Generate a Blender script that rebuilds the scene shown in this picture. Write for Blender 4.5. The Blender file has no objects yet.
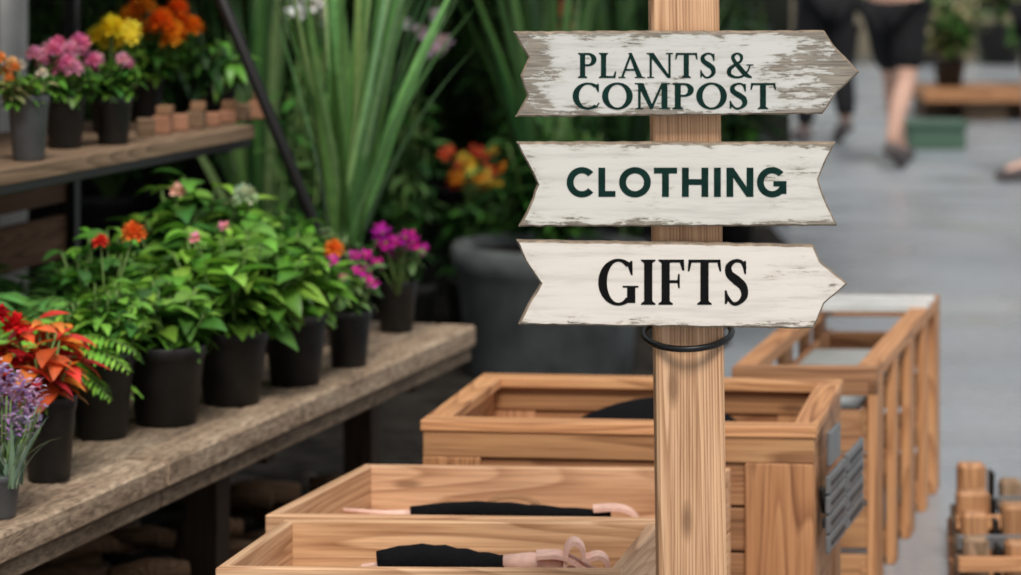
import bpy, bmesh, math, random
from mathutils import Vector, Matrix
random.seed(7)
R = random.random
def U(a, b): return a + (b - a) * random.random()
scene = bpy.context.scene
C = scene.collection

# ------------------------------------------------------------------ materials
MATS = {}
def newmat(name):
    m = bpy.data.materials.new(name); m.use_nodes = True
    nt = m.node_tree; b = nt.nodes['Principled BSDF']
    MATS[name] = m
    return m, nt, b
def N(nt, t, **kw):
    n = nt.nodes.new(t)
    for k, v in kw.items(): setattr(n, k, v)
    return n
def math_n(nt, op, a, b=None, clamp=False):
    n = N(nt, 'ShaderNodeMath', operation=op); n.use_clamp = clamp
    for i, v in enumerate((a, b)):
        if v is None: continue
        if isinstance(v, (int, float)): n.inputs[i].default_value = v
        else: nt.links.new(v, n.inputs[i])
    return n.outputs[0]
def ramp(nt, fac, stops):
    n = N(nt, 'ShaderNodeValToRGB'); cr = n.color_ramp
    while len(cr.elements) < len(stops): cr.elements.new(0.5)
    for e, (p, c) in zip(cr.elements, stops):
        e.position = p; e.color = (c[0], c[1], c[2], 1)
    nt.links.new(fac, n.inputs[0]); return n.outputs[0]
def mixc(nt, fac, a, b, mode='MIX'):
    n = N(nt, 'ShaderNodeMix', data_type='RGBA', blend_type=mode)
    for sock, v in ((n.inputs[0], fac), (n.inputs[6], a), (n.inputs[7], b)):
        if isinstance(v, (int, float)): sock.default_value = v
        elif isinstance(v, tuple): sock.default_value = (v[0], v[1], v[2], 1)
        else: nt.links.new(v, sock)
    return n.outputs[2]
def noise(nt, vec, scale, detail=4, rough=.55, dist=0):
    n = N(nt, 'ShaderNodeTexNoise')
    n.inputs['Scale'].default_value = scale; n.inputs['Detail'].default_value = detail
    n.inputs['Roughness'].default_value = rough; n.inputs['Distortion'].default_value = dist
    if vec is not None: nt.links.new(vec, n.inputs['Vector'])
    return n.outputs['Fac']
def mapping(nt, vec, scale, loc=(0, 0, 0)):
    n = N(nt, 'ShaderNodeMapping'); n.inputs['Scale'].default_value = scale
    n.inputs['Location'].default_value = loc
    nt.links.new(vec, n.inputs['Vector']); return n.outputs[0]
def attr(nt, name, out='Vector'):
    n = N(nt, 'ShaderNodeAttribute', attribute_name=name); return n.outputs[out]
def bump(nt, b, h, strength, dist=.002):
    n = N(nt, 'ShaderNodeBump'); n.inputs['Strength'].default_value = strength
    n.inputs['Distance'].default_value = dist
    nt.links.new(h, n.inputs['Height']); nt.links.new(n.outputs[0], b.inputs['Normal'])

def wood(name, light, mid, dark, rough=.6, rings=26, contrast=1.0, fs=1.0, xs=.6):
    m, nt, b = newmat(name)
    g = attr(nt, 'grain')
    low = noise(nt, mapping(nt, g, (xs, 7 * fs, 7 * fs)), 1.3, 1, .4)
    ph = math_n(nt, 'FRACT', math_n(nt, 'MULTIPLY', low, rings))
    fib = noise(nt, mapping(nt, g, (5, 300, 300)), 1.0, 3, .65)
    wid = noise(nt, mapping(nt, g, (2, 60, 60)), 1.0, 3, .6)
    c1 = ramp(nt, ph, [(0, light), (.5, mid), (.86, dark), (.97, light)])
    c1 = mixc(nt, ramp(nt, wid, [(.35, (.0,) * 3), (.65, (.6,) * 3)]), c1, mid)
    c2 = ramp(nt, fib, [(.32, (.55, .45, .38)), (.55, (1, 1, 1))])
    c = mixc(nt, .75 * contrast, c1, c2, 'MULTIPLY')
    c3 = ramp(nt, wid, [(.3, (.74, .65, .57)), (.6, (1.05, 1.03, 1))])
    c = mixc(nt, .7, c, c3, 'MULTIPLY')
    blot = noise(nt, mapping(nt, g, (2, 6, 6)), 1.0, 3)
    c = mixc(nt, .5, c, ramp(nt, blot, [(.3, (.72, .63, .55)), (.65, (1.1, 1.06, 1))]), 'MULTIPLY')
    vo = N(nt, 'ShaderNodeTexVoronoi'); vo.inputs['Scale'].default_value = 1
    nt.links.new(mapping(nt, g, (3.0, 10, 10)), vo.inputs['Vector'])
    c = mixc(nt, ramp(nt, vo.outputs['Distance'], [(.04, (.7,) * 3), (.1, (0,) * 3)]), c, (dark[0] * .45, dark[1] * .4, dark[2] * .35))
    c = mixc(nt, 1.0, c, attr(nt, 'col', 'Color'), 'MULTIPLY')
    nt.links.new(c, b.inputs['Base Color']); b.inputs['Roughness'].default_value = rough
    bump(nt, b, fib, .35, .001)
    return m
wood('fir_post', (.82, .55, .35), (.72, .45, .27), (.36, .185, .09), rings=26, fs=1.6, xs=.25)
wood('crate_pine', (.58, .33, .175), (.49, .262, .127), (.26, .115, .05), rings=18)
wood('pale_pine', (.80, .55, .36), (.70, .45, .275), (.43, .235, .125), rings=16)
wood('old_wood', (.2, .15, .11), (.15, .11, .075), (.08, .055, .036), rough=.85)

def simple(name, col, rough=.5, metal=0, var=.15, vs=30, bmp=0, coat=0, spec=.5):
    m, nt, b = newmat(name)
    tc = N(nt, 'ShaderNodeTexCoord').outputs['Object']
    n = noise(nt, tc, vs, 5)
    lo = tuple(max(0, c * (1 - var)) for c in col); hi = tuple(c * (1 + var) for c in col)
    nt.links.new(ramp(nt, n, [(.3, lo), (.7, hi)]), b.inputs['Base Color'])
    b.inputs['Roughness'].default_value = rough; b.inputs['Metallic'].default_value = metal
    b.inputs['Specular IOR Level'].default_value = spec
    if coat: b.inputs['Coat Weight'].default_value = coat
    if bmp: bump(nt, b, n, bmp, .004)
    return m
simple('black_plastic', (.014, .0135, .013), .5, spec=.35, var=.45, vs=22)
simple('grey_plastic', (.085, .09, .095), .5)
simple('soil', (.035, .022, .014), .95, var=.5, vs=90, bmp=.8)
simple('stem', (.13, .22, .05), .6)
simple('letter_paint', (.006, .026, .021), .7, var=.25, vs=60, spec=.08)
simple('letter_black', (.006, .006, .006), .7, var=.2, spec=.08)
simple('black_metal', (.012, .011, .011), .45, spec=.3)
simple('rubber', (.008, .008, .008), .4, spec=.3)
simple('grey_metal', (.17, .175, .18), .42, .3, vs=25)
simple('black_cloth', (.006, .006, .007), .9, vs=120, bmp=.6, spec=.1)
simple('tan_leather', (.84, .53, .43), .6, vs=50, bmp=.2)
simple('terracotta', (.32, .15, .085), .8)
simple('tub_grey', (.085, .095, .095), .55, var=.4, vs=9)
simple('pale_board', (.36, .39, .385), .35, var=.2, vs=5)
simple('white_metal', (.62, .63, .62), .4, vs=8)
simple('rock', (.11, .085, .07), .9, var=.5, vs=14, bmp=.7, spec=.2)
simple('skin', (.6, .36, .27), .5, var=.06)
simple('skin_dark', (.3, .17, .12), .5, var=.06)
simple('dark_wall', (.018, .02, .016), .9, var=.5, vs=3, spec=.1)
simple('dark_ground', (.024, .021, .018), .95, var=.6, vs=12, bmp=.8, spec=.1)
simple('far_wall', (.24, .21, .155), .8, var=.5, vs=.9)
simple('cloth_black', (.012, .012, .014), .8, spec=.2)
simple('cloth_navy', (.02, .022, .034), .8, spec=.2)
simple('cloth_grey', (.2, .2, .21), .85)
simple('cloth_red', (.3, .08, .07), .85)
simple('shoe', (.1, .08, .08), .6)
simple('hair', (.04, .022, .012), .6, var=.3, vs=80)
simple('eye_white', (.7, .7, .7), .3)
simple('blocker_dark', (.05, .05, .05), .8)
simple('green_box', (.06, .12, .08), .6)
simple('sign_edge', (.25, .19, .135), .8, var=.5, vs=70, bmp=.3)

def leafmat(name, rough, trans, spec=.5):
    m, nt, b = newmat(name)
    c = attr(nt, 'col', 'Color')
    tc = N(nt, 'ShaderNodeTexCoord').outputs['Object']
    n = noise(nt, tc, 45, 3)
    c = mixc(nt, .6, c, ramp(nt, n, [(.3, (.6, .65, .6)), (.7, (1.2, 1.15, 1.1))]), 'MULTIPLY')
    nt.links.new(c, b.inputs['Base Color']); b.inputs['Roughness'].default_value = rough
    b.inputs['Specular IOR Level'].default_value = spec
    t = N(nt, 'ShaderNodeBsdfTranslucent'); nt.links.new(c, t.inputs[0])
    mx = N(nt, 'ShaderNodeMixShader'); mx.inputs[0].default_value = trans
    nt.links.new(b.outputs[0], mx.inputs[1]); nt.links.new(t.outputs[0], mx.inputs[2])
    nt.links.new(mx.outputs[0], nt.nodes['Material Output'].inputs[0])
leafmat('leaf', .4, .25, .5)
leafmat('petal', .6, .35, .2)

def signmat(name, base, wear_l, wear_r, thr, edge):
    m, nt, b = newmat(name)
    tc = N(nt, 'ShaderNodeTexCoord').outputs['Object']
    sx = N(nt, 'ShaderNodeSeparateXYZ'); nt.links.new(tc, sx.inputs[0])
    X, Z = sx.outputs[0], sx.outputs[2]
    streak = noise(nt, mapping(nt, tc, (22, 22, 150)), 1.6, 8, .75, .6)
    patch = noise(nt, mapping(nt, tc, (14, 14, 34)), 1.0, 5, .65)
    right = math_n(nt, 'MULTIPLY', math_n(nt, 'SUBTRACT', X, .1, True), wear_r)
    left = math_n(nt, 'MULTIPLY', math_n(nt, 'SUBTRACT', math_n(nt, 'MULTIPLY', X, -1), .16, True), wear_l)
    zz = math_n(nt, 'MULTIPLY', math_n(nt, 'SUBTRACT', math_n(nt, 'ABSOLUTE', Z), .04, True), edge)
    w = math_n(nt, 'ADD', math_n(nt, 'ADD', right, left), zz)
    w = math_n(nt, 'ADD', w, math_n(nt, 'MULTIPLY', patch, .55))
    w = math_n(nt, 'ADD', w, math_n(nt, 'MULTIPLY', streak, .6))
    mask = ramp(nt, w, [(thr, (0, 0, 0)), (thr + .025, (.9, .9, .9))])
    halo = ramp(nt, w, [(thr - .08, (0, 0, 0)), (thr, (.45, .45, .45))])
    under = ramp(nt, noise(nt, mapping(nt, tc, (12, 12, 260)), 1.5, 5), [(.35, (.12, .095, .075)), (.65, (.34, .29, .23))])
    tone = noise(nt, mapping(nt, tc, (5, 5, 60)), 1.2, 6, .6)
    paint = ramp(nt, tone, [(.28, tuple(c * .74 for c in base)), (.5, base), (.8, tuple(min(1, c * 1.07) for c in base))])
    paint = mixc(nt, halo, paint, (base[0] * .72, base[1] * .68, base[2] * .6))
    nt.links.new(mixc(nt, mask, paint, under), b.inputs['Base Color'])
    b.inputs['Roughness'].default_value = .7; b.inputs['Specular IOR Level'].default_value = .3
    bump(nt, b, math_n(nt, 'SUBTRACT', tone, mask), .5, .001)
signmat('paint_a', (.64, .63, .595), 2.8, 1.7, .66, 9)
signmat('paint_b', (.69, .665, .61), 1.4, .9, .71, 12)
signmat('paint_c', (.78, .715, .65), 1.2, 1.0, .735, 9)

def floor_mat():
    m, nt, b = newmat('concrete_floor')
    tc = N(nt, 'ShaderNodeTexCoord').outputs['Object']
    a = noise(nt, tc, .55, 6, .6); f = noise(nt, tc, 22, 5)
    c = ramp(nt, a, [(.3, (.26, .285, .32)), (.55, (.35, .375, .405)), (.75, (.46, .475, .48))])
    c = mixc(nt, .35, c, ramp(nt, f, [(.3, (.6, .6, .6)), (.7, (1.1, 1.1, 1.1))]), 'MULTIPLY')
    sx = N(nt, 'ShaderNodeSeparateXYZ'); nt.links.new(tc, sx.inputs[0])
    fr = math_n(nt, 'FRACT', math_n(nt, 'MULTIPLY', sx.outputs[1], .4))
    c = mixc(nt, ramp(nt, fr, [(0, (.5,) * 3), (.012, (0,) * 3)]), c, (.1, .11, .12))
    nt.links.new(c, b.inputs['Base Color'])
    nt.links.new(ramp(nt, noise(nt, tc, 1.3, 4), [(.3, (.16,) * 3), (.7, (.45,) * 3)]), b.inputs['Roughness'])
    bump(nt, b, f, .15, .003)
floor_mat()
def bench_mat():
    m, nt, b = newmat('weathered_slab')
    g = attr(nt, 'grain')
    a = noise(nt, mapping(nt, g, (3, 14, 14)), 1.4, 6, .65)
    f = noise(nt, mapping(nt, g, (30, 90, 90)), 1.2, 6, .7)
    c = ramp(nt, a, [(.28, (.17, .125, .09)), (.5, (.36, .285, .215)), (.72, (.54, .46, .37))])
    c = mixc(nt, .85, c, ramp(nt, f, [(.36, (.3, .26, .22)), (.6, (1.1, 1.08, 1.05))]), 'MULTIPLY')
    c = mixc(nt, 1.0, c, attr(nt, 'col', 'Color'), 'MULTIPLY')
    nt.links.new(c, b.inputs['Base Color']); b.inputs['Roughness'].default_value = .85
    bump(nt, b, f, .6, .004)
bench_mat()

# ------------------------------------------------------------------ mesh builder
class MB:
    def __init__(s): s.v = []; s.f = []; s.m = []; s.g = []; s.c = []; s.sm = []; s.mats = []
    def mi(s, n):
        if n not in s.mats: s.mats.append(n)
        return s.mats.index(n)
    def add(s, vs, fs, mat, col=(1, 1, 1), grain=None, smooth=False):
        o = len(s.v); i = s.mi(mat)
        s.v += [tuple(v) for v in vs]
        s.g += [tuple(q) for q in (grain if grain else vs)]
        s.c += (col if isinstance(col, list) else [col] * len(vs))
        for f in fs:
            s.f.append([o + k for k in f]); s.m.append(i); s.sm.append(smooth)
    def box(s, M, size, mat, bev=.002, axis=None, col=None):
        hx, hy, hz = [q / 2 for q in size]
        e = min(bev, hx * .45, hy * .45, hz * .45)
        vs = []; idx = {}
        for sx in (-1, 1):
            for sy in (-1, 1):
                for sz in (-1, 1):
                    for k in range(3):
                        p = [sx * (hx - e), sy * (hy - e), sz * (hz - e)]
                        p[k] = (sx * hx, sy * hy, sz * hz)[k]
                        idx[(sx, sy, sz, k)] = len(vs); vs.append(Vector(p))
        fs = []
        S = (-1, 1)
        for k in range(3):
            a, b = [(1, 2), (0, 2), (0, 1)][k]
            for sg in S:
                q = []
                for (u, w) in ((-1, -1), (1, -1), (1, 1), (-1, 1)):
                    t = [0, 0, 0]; t[k] = sg; t[a] = u; t[b] = w
                    q.append(idx[(t[0], t[1], t[2], k)])
                fs.append(q)
        for k in range(3):
            a, b = [(1, 2), (0, 2), (0, 1)][k]
            for u in S:
                for w in S:
                    t0 = [0, 0, 0]; t0[k] = -1; t0[a] = u; t0[b] = w
                    t1 = list(t0); t1[k] = 1
                    fs.append([idx[(*t0, a)], idx[(*t1, a)], idx[(*t1, b)], idx[(*t0, b)]])
        for sx in S:
            for sy in S:
                for sz in S: fs.append([idx[(sx, sy, sz, 0)], idx[(sx, sy, sz, 1)], idx[(sx, sy, sz, 2)]])
        if axis is None: axis = max(range(3), key=lambda k: size[k])
        off = Vector((U(-20, 20), U(-20, 20), U(-20, 20)))
        o2 = [k for k in range(3) if k != axis]
        gr = [Vector((v[axis], v[o2[0]], v[o2[1]])) + off for v in vs]
        if col is None:
            t = U(.85, 1.12); col = (t, t * U(.96, 1.02), t * U(.92, 1.02))
        s.add([M @ v for v in vs], fs, mat, col, gr)
    def bx(s, x0, x1, y0, y1, z0, z1, mat, M=None, **k):
        T = Matrix.Translation(((x0 + x1) / 2, (y0 + y1) / 2, (z0 + z1) / 2))
        if M is not None: T = M @ T
        s.box(T, (abs(x1 - x0), abs(y1 - y0), abs(z1 - z0)), mat, **k)
    def beam(s, p, q, w, h, mat, **k):
        p = Vector(p); q = Vector(q); d = q - p
        M = Matrix.Translation((p + q) / 2) @ d.to_track_quat('X', 'Z').to_matrix().to_4x4()
        s.box(M, (d.length, w, h), mat, axis=0, **k)
    def lathe(s, prof, loc, mat, n=32, M=None, col=(1, 1, 1), smooth=True):
        vs = []; fs = []
        for (r, z) in prof:
            for i in range(n):
                a = 2 * math.pi * i / n
                v = Vector((r * math.cos(a), r * math.sin(a), z))
                if M is not None: v = M @ v
                vs.append(v + Vector(loc))
        for j in range(len(prof) - 1):
            for i in range(n):
                fs.append([j * n + i, j * n + (i + 1) % n, (j + 1) * n + (i + 1) % n, (j + 1) * n + i])
        s.add(vs, fs, mat, col, smooth=smooth)
    def tube(s, pts, rad, mat, n=8, col=(1, 1, 1), cap=True):
        pts = [Vector(p) for p in pts]
        if isinstance(rad, (int, float)): rad = [rad] * len(pts)
        vs = []; fs = []
        ref = Vector((0, 0, 1))
        if abs((pts[-1] - pts[0]).normalized().z) > .9: ref = Vector((0, 1, 0))
        for i, p in enumerate(pts):
            t = (pts[min(i + 1, len(pts) - 1)] - pts[max(i - 1, 0)]).normalized()
            a = t.cross(ref)
            if a.length < 1e-4: a = t.cross(Vector((1, 0, 0)))
            a.normalize(); b = t.cross(a)
            for k in range(n):
                th = 2 * math.pi * k / n
                vs.append(p + (a * math.cos(th) + b * math.sin(th)) * rad[i])
        for i in range(len(pts) - 1):
            for k in range(n):
                fs.append([i * n + k, i * n + (k + 1) % n, (i + 1) * n + (k + 1) % n, (i + 1) * n + k])
        if cap:
            fs.append(list(range(n))[::-1]); fs.append([(len(pts) - 1) * n + k for k in range(n)])
        s.add(vs, fs, mat, col, smooth=True)
    def leaf(s, base, d, L, W, droop, col, mat='leaf', seg=5, power=.8, fold=.25, straight=False):
        base = Vector(base); d = Vector(d).normalized()
        side = d.cross(Vector((0, 0, 1)))
        if side.length < .05: side = Vector((math.cos(R() * 6.28), math.sin(R() * 6.28), 0))
        side.normalize()
        up = side.cross(d).normalized()
        roll = U(-.5, .5)
        side, up = side * math.cos(roll) + up * math.sin(roll), up * math.cos(roll) - side * math.sin(roll)
        vs = []; fs = []; cs = []
        p = base.copy(); dd = d.copy(); st = L / seg
        for i in range(seg + 1):
            t = i / seg
            w = W * .5 * (math.sin(math.pi * min(1, (t * .97 + .03)) ** power) if not straight else min(1, .45 + t * 3) * (1 - t ** 3))
            w = max(w, W * .02)
            vs += [p - side * w + up * w * fold, p.copy(), p + side * w + up * w * fold]
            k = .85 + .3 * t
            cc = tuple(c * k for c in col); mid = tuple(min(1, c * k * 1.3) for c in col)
            cs += [cc, mid, cc]
            dd = (dd + Vector((0, 0, -droop / seg * 2))).normalized()
            up = side.cross(dd).normalized()
            p = p + dd * st
        for i in range(seg):
            a = i * 3
            fs += [[a, a + 1, a + 4, a + 3], [a + 1, a + 2, a + 5, a + 4]]
        s.add(vs, fs, mat, cs, smooth=True)
    def blob(s, loc, r, mat, sub=2, jit=.15, sc=(1, 1, 1), col=(1, 1, 1)):
        bm = bmesh.new(); bmesh.ops.create_icosphere(bm, subdivisions=sub, radius=1)
        o = [U(0, 9) for _ in range(3)]
        vs = []
        for v in bm.verts:
            k = 1 + jit * (math.sin(v.co.x * 3 + o[0]) + math.sin(v.co.y * 4 + o[1]) + math.sin(v.co.z * 3.3 + o[2])) / 2
            vs.append(Vector((v.co.x * sc[0], v.co.y * sc[1], v.co.z * sc[2])) * r * k + Vector(loc))
        fs = [[v.index for v in f.verts] for f in bm.faces]
        bm.free(); s.add(vs, fs, mat, col, smooth=True)
    def done(s, name, loc=(0, 0, 0), parent=None, recalc=True):
        me = bpy.data.meshes.new(name)
        L = Vector(loc)
        me.from_pydata([tuple(Vector(v) - L) for v in s.v], [], s.f)
        for n in s.mats: me.materials.append(MATS[n])
        me.polygons.foreach_set('material_index', s.m)
        me.polygons.foreach_set('use_smooth', s.sm)
        a = me.attributes.new('grain', 'FLOAT_VECTOR', 'POINT')
        a.data.foreach_set('vector', [x for g in s.g for x in g])
        a = me.attributes.new('col', 'FLOAT_COLOR', 'POINT')
        a.data.foreach_set('color', [x for c in s.c for x in (c[0], c[1], c[2], 1)])
        if recalc:
            bm = bmesh.new(); bm.from_mesh(me); bmesh.ops.recalc_face_normals(bm, faces=bm.faces); bm.to_mesh(me); bm.free()
        me.update()
        o = bpy.data.objects.new(name, me); o.location = L; C.objects.link(o)
        if parent: o.parent = parent
        return o
def empty(name, loc=(0, 0, 0)):
    e = bpy.data.objects.new(name, None); e.location = loc; e.empty_display_size = .1; C.objects.link(e); return e

# ------------------------------------------------------------------ camera (100 mm, shifted down)
cam = bpy.data.cameras.new('camera'); co = bpy.data.objects.new('camera', cam); C.objects.link(co)
co.location = (0, 0, 1.4); co.rotation_euler = (math.radians(90), 0, 0)
cam.sensor_width = 36; cam.lens = 98.73; cam.shift_y = -.358
cam.dof.use_dof = True; cam.dof.focus_distance = 3.85; cam.dof.aperture_fstop = 4.6
cam.clip_end = 200
scene.camera = co

# ------------------------------------------------------------------ light
w = bpy.data.worlds.new('overcast'); scene.world = w; w.use_nodes = True
bg = w.node_tree.nodes['Background']; bg.inputs[0].default_value = (.92, .96, 1, 1); bg.inputs[1].default_value = .62
sun = bpy.data.lights.new('sun', 'SUN'); so = bpy.data.objects.new('sun', sun); C.objects.link(so)
sun.energy = 2.9; sun.angle = math.radians(18); sun.color = (1, .95, .88)
so.rotation_euler = (math.radians(36), math.radians(14), math.radians(-12)); so.location = (0, 0, 5)
scene.view_settings.view_transform = 'Standard'

# ------------------------------------------------------------------ floor and walls
mb = MB(); mb.bx(-12, 14, -4, 30, -.1, 0, 'concrete_floor', bev=.0); mb.done('floor')
mb = MB()
nx, ny = 40, 60; vs = []; fs = []
for j in range(ny + 1):
    for i in range(nx + 1):
        y = 1.5 + 11.4 * j / ny; xe = -.3 + .085 * (y - 1.5) + .03 * math.sin(y * 5) + .02 * math.sin(y * 13)
        if y > 6.5: xe = min(1.2, xe + (y - 6.5) * .12)
        x = -6 + (xe + 6) * i / nx
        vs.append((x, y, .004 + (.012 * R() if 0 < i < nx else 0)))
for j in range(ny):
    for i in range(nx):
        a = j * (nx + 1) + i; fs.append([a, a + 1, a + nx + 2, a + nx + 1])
mb.add(vs, fs, 'dark_ground'); mb.done('ground_dark_sheet')  # dark soil-toned sheet over the floor, laid to darken under and behind bench
mb = MB(); mb.bx(-12, 1.3, 13, 13.2, 0, 3, 'dark_wall')
for i in range(44): mb.bx(-12 + i * .3, -11.78 + i * .3, 12.96, 13.0, 0, 3, 'dark_wall')
mb.done('wall_back')
mb = MB(); mb.bx(-12, 14, 29, 29.3, 0, 4.5, 'far_wall'); mb.done('wall_far')
mb = MB(); mb.bx(-12, 1.3, 7.6, 13.2, 2.7, 2.8, 'blocker_dark')  # unseen roof, added to keep skylight off the backdrop
for i in range(8): mb.bx(-12 + 1.6 * i, -11.9 + 1.6 * i, 7.6, 13.0, 2.58, 2.7, 'blocker_dark')
for x in (-6, -3): mb.bx(x, x + .1, 7.6, 7.7, 0, 2.7, 'blocker_dark')
mb.done('sky_blocker_roof')

# ------------------------------------------------------------------ bench & shelf frame
BD = Vector((.299, .954, 0)).normalized(); BN = Vector((-BD.y, BD.x, 0))
BM = Matrix(((BD.x, BN.x, 0, -.79), (BD.y, BN.y, 0, 4.34), (0, 0, 1, 0), (0, 0, 0, 1)))
def bp(s, off, z): return BM @ Vector((s, off, z))
mb = MB()
for (a, b) in ((-1.3, .62), (.625, 2.37)):
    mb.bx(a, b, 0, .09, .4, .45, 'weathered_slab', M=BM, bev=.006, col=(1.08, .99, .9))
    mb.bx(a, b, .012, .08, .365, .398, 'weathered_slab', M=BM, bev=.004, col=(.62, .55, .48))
    o = .093
    while o < .95:
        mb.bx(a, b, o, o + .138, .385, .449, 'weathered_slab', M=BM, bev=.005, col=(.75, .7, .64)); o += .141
for s_ in (-.9, .2, 1.3, 2.2):
    mb.bx(s_, s_ + .07, .2, .27, 0, .375, 'old_wood', M=BM, col=(.5, .45, .4)); mb.bx(s_, s_ + .09, .8, .89, 0, .375, 'old_wood', M=BM, col=(.6, .55, .5))
    mb.bx(s_ + .02, s_ + .07, .1, .89, .31, .365, 'old_wood', M=BM, col=(.5, .45, .4))
mb.done('plant_bench')
mb = MB()
mb.bx(-1.6, 2.1, .45, .62, .9, .93, 'old_wood', M=BM, col=(1.7, 1.6, 1.5)); mb.bx(-1.6, 2.1, .625, .9, .9, .93, 'old_wood', M=BM, col=(1.4, 1.3, 1.2))
mb.bx(-1.6, 2.1, .46, .48, .88, .9, 'black_metal', M=BM)
for s_ in (-1.4, .45, 2.0):
    mb.bx(s_, s_ + .03, .86, .89, .45, 1.9, 'black_metal', M=BM)
    mb.bx(s_, s_ + .03, .48, .88, .87, .9, 'black_metal', M=BM)
mb.tube([(-.35, 6.42, .45), (-.505, 6.4, .85), (-.86, 6.4, 1.7)], .014, 'black_metal', 10)
mb.bx(-1.6, 2.1, .55, .9, 1.45, 1.48, 'old_wood', M=BM)
mb.bx(.3, 2.0, .88, .9, .62, .72, 'old_wood', M=BM, col=(1.5, 1.2, 1.0)); mb.bx(.3, 2.0, .88, .9, .75, .83, 'old_wood', M=BM, col=(1.3, 1.05, .9))
mb.done('display_shelf')
mb = MB(); mb.bx(-1.175, -1.115, 6.42, 6.48, 0, 2.4, 'white_metal', bev=.006); mb.bx(-1.2, -1.09, 6.4, 6.5, 0, .015, 'white_metal', bev=.004); mb.done('metal_post')
mb = MB()
for i in range(18):
    z = .02 + i * .13
    mb.bx(-2, 2.2, 1.25, 1.27, z, z + .12, 'old_wood', M=BM, col=(.35, .32, .3))
for s_ in (0.2, 1.2): mb.bx(s_, s_ + .08, 1.2, 1.25, 0, 2.36, 'old_wood', M=BM, col=(1.0, .8, .65))
mb.done('wall_left')

mb = MB()
for i in range(300):
    s_ = U(-.6, 2.5); o = U(-.12, .95); r = U(.015, .045)
    mb.blob(bp(s_, o, r * .5), r, 'rock', 2, .3, (U(.8, 1.4), U(.8, 1.3), U(.5, .8)))
mb.done('rock_pile')
mb = MB()
for i in range(34):
    a = bp(U(1.0, 2.3), U(.1, .75), U(.03, .12)); th = U(-.4, .6)
    q = a + Vector((math.cos(th), math.sin(th), U(-.02, .04))) * U(.1, .2)
    r = U(.016, .028); t = U(1.2, 2.6); mb.tube([a, (a + q) / 2 + Vector((0, 0, .01)), q], [r, r * 1.1, r * .9], 'old_wood', 10, col=(t, t * .85, t * .72))
mb.done('log_pile')

# ------------------------------------------------------------------ plants
G1 = (.12, .3, .035); G2 = (.21, .43, .06); G3 = (.055, .17, .03); G4 = (.09, .2, .06); GD = (.025, .075, .02)
def vary(c, k=.3):
    t = U(1 - k, 1 + k); return (c[0] * t * U(.85, 1.2), c[1] * t, c[2] * t * U(.8, 1.2))
def pot(mb, x, y, z, r, h, mat='black_plastic', taper=.74):
    rb = r * taper
    mb.lathe([(0.0001, .004), (rb * .9, .0), (rb, .003), (rb + (r - rb) * .8 * .93, h * .83), (r * .955, h * .84), (r * .97, h * .845), (r, h * .985), (r * .985, h), (r * .93, h), (r * .91, h * .9), (r * .88, h * .86)],
             (x, y, z), mat, 36)
    mb.lathe([(r * .9, h * .87), (r * .5, h * .9), (0.0001, h * .89)], (x, y, z), 'soil', 24)
def bush(mb, x, y, z, rx, h, stems, L, W, cols, lps=9, droop=.5, ry=None):
    ry = ry or rx
    for i in range(stems):
        th = U(0, 6.283); k = math.sqrt(R())
        top = Vector((x + rx * k * math.cos(th), y + ry * k * math.sin(th), z + h * (1 - .45 * k * k) * U(.8, 1.05)))
        b = Vector((x + U(-.015, .015), y + U(-.015, .015), z))
        mid = (b + top) / 2 + Vector((math.cos(th), math.sin(th), 0)) * rx * .1
        mb.tube([b, mid, top], [.004, .003, .002], 'stem', 5)
        for j in range(lps):
            t = .25 + .75 * j / (lps - 1)
            p = (b * (1 - t) ** 2 + mid * 2 * t * (1 - t) + top * t * t)
            a = j * 2.4 + th + U(-.4, .4)
            d = Vector((math.cos(a), math.sin(a), U(.1, .7) if t > .8 else U(-.1, .5)))
            q = U(.65, 1.1) * (1 if t < .95 else .7)
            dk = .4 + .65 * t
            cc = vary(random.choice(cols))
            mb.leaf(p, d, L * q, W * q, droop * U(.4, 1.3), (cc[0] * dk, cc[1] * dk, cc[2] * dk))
def pompom(mb, p, r, col, n=34, mat='petal'):
    p = Vector(p)
    for i in range(n):
        zz = 1 - 1.5 * i / n; a = i * 2.4
        rr = math.sqrt(max(0, 1 - zz * zz))
        d = Vector((rr * math.cos(a), rr * math.sin(a), zz))
        mb.leaf(p + d * r * .25, d, r * .9, r * .6, .1, vary(col, .18), mat, 3, 1.1, .3)
    mb.blob(p, r * .4, mat, 1, 0, col=col)
def daisy(mb, p, r, col, n=6, d=(0, -.6, .8)):
    p = Vector(p); d = Vector(d).normalized(); a0 = d.orthogonal().normalized(); b0 = d.cross(a0)
    ph = U(0, 6)
    for i in range(n):
        a = ph + i * 6.283 / n
        mb.leaf(p, a0 * math.cos(a) + b0 * math.sin(a) + d * .3, r, r * .95, .1, vary(col, .15), 'petal', 4, .7, .1)
    mb.blob(p + d * r * .12, r * .16, 'petal', 1, 0, col=(.5, .35, .05))
def flowers(mb, x, y, z, rx, n, r, cols, kind=daisy, hz=.03, ry=None):
    for i in range(n):
        th = U(0, 6.283); k = math.sqrt(R()) * rx
        p = (x + k * math.cos(th), y + (k * math.sin(th)) * ((ry or rx) / rx), z + U(-hz, hz))
        mb.tube([(x, y, z - .12), p], .002, 'stem', 4)
        kind(mb, p, r * U(.75, 1.15), random.choice(cols))
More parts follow.
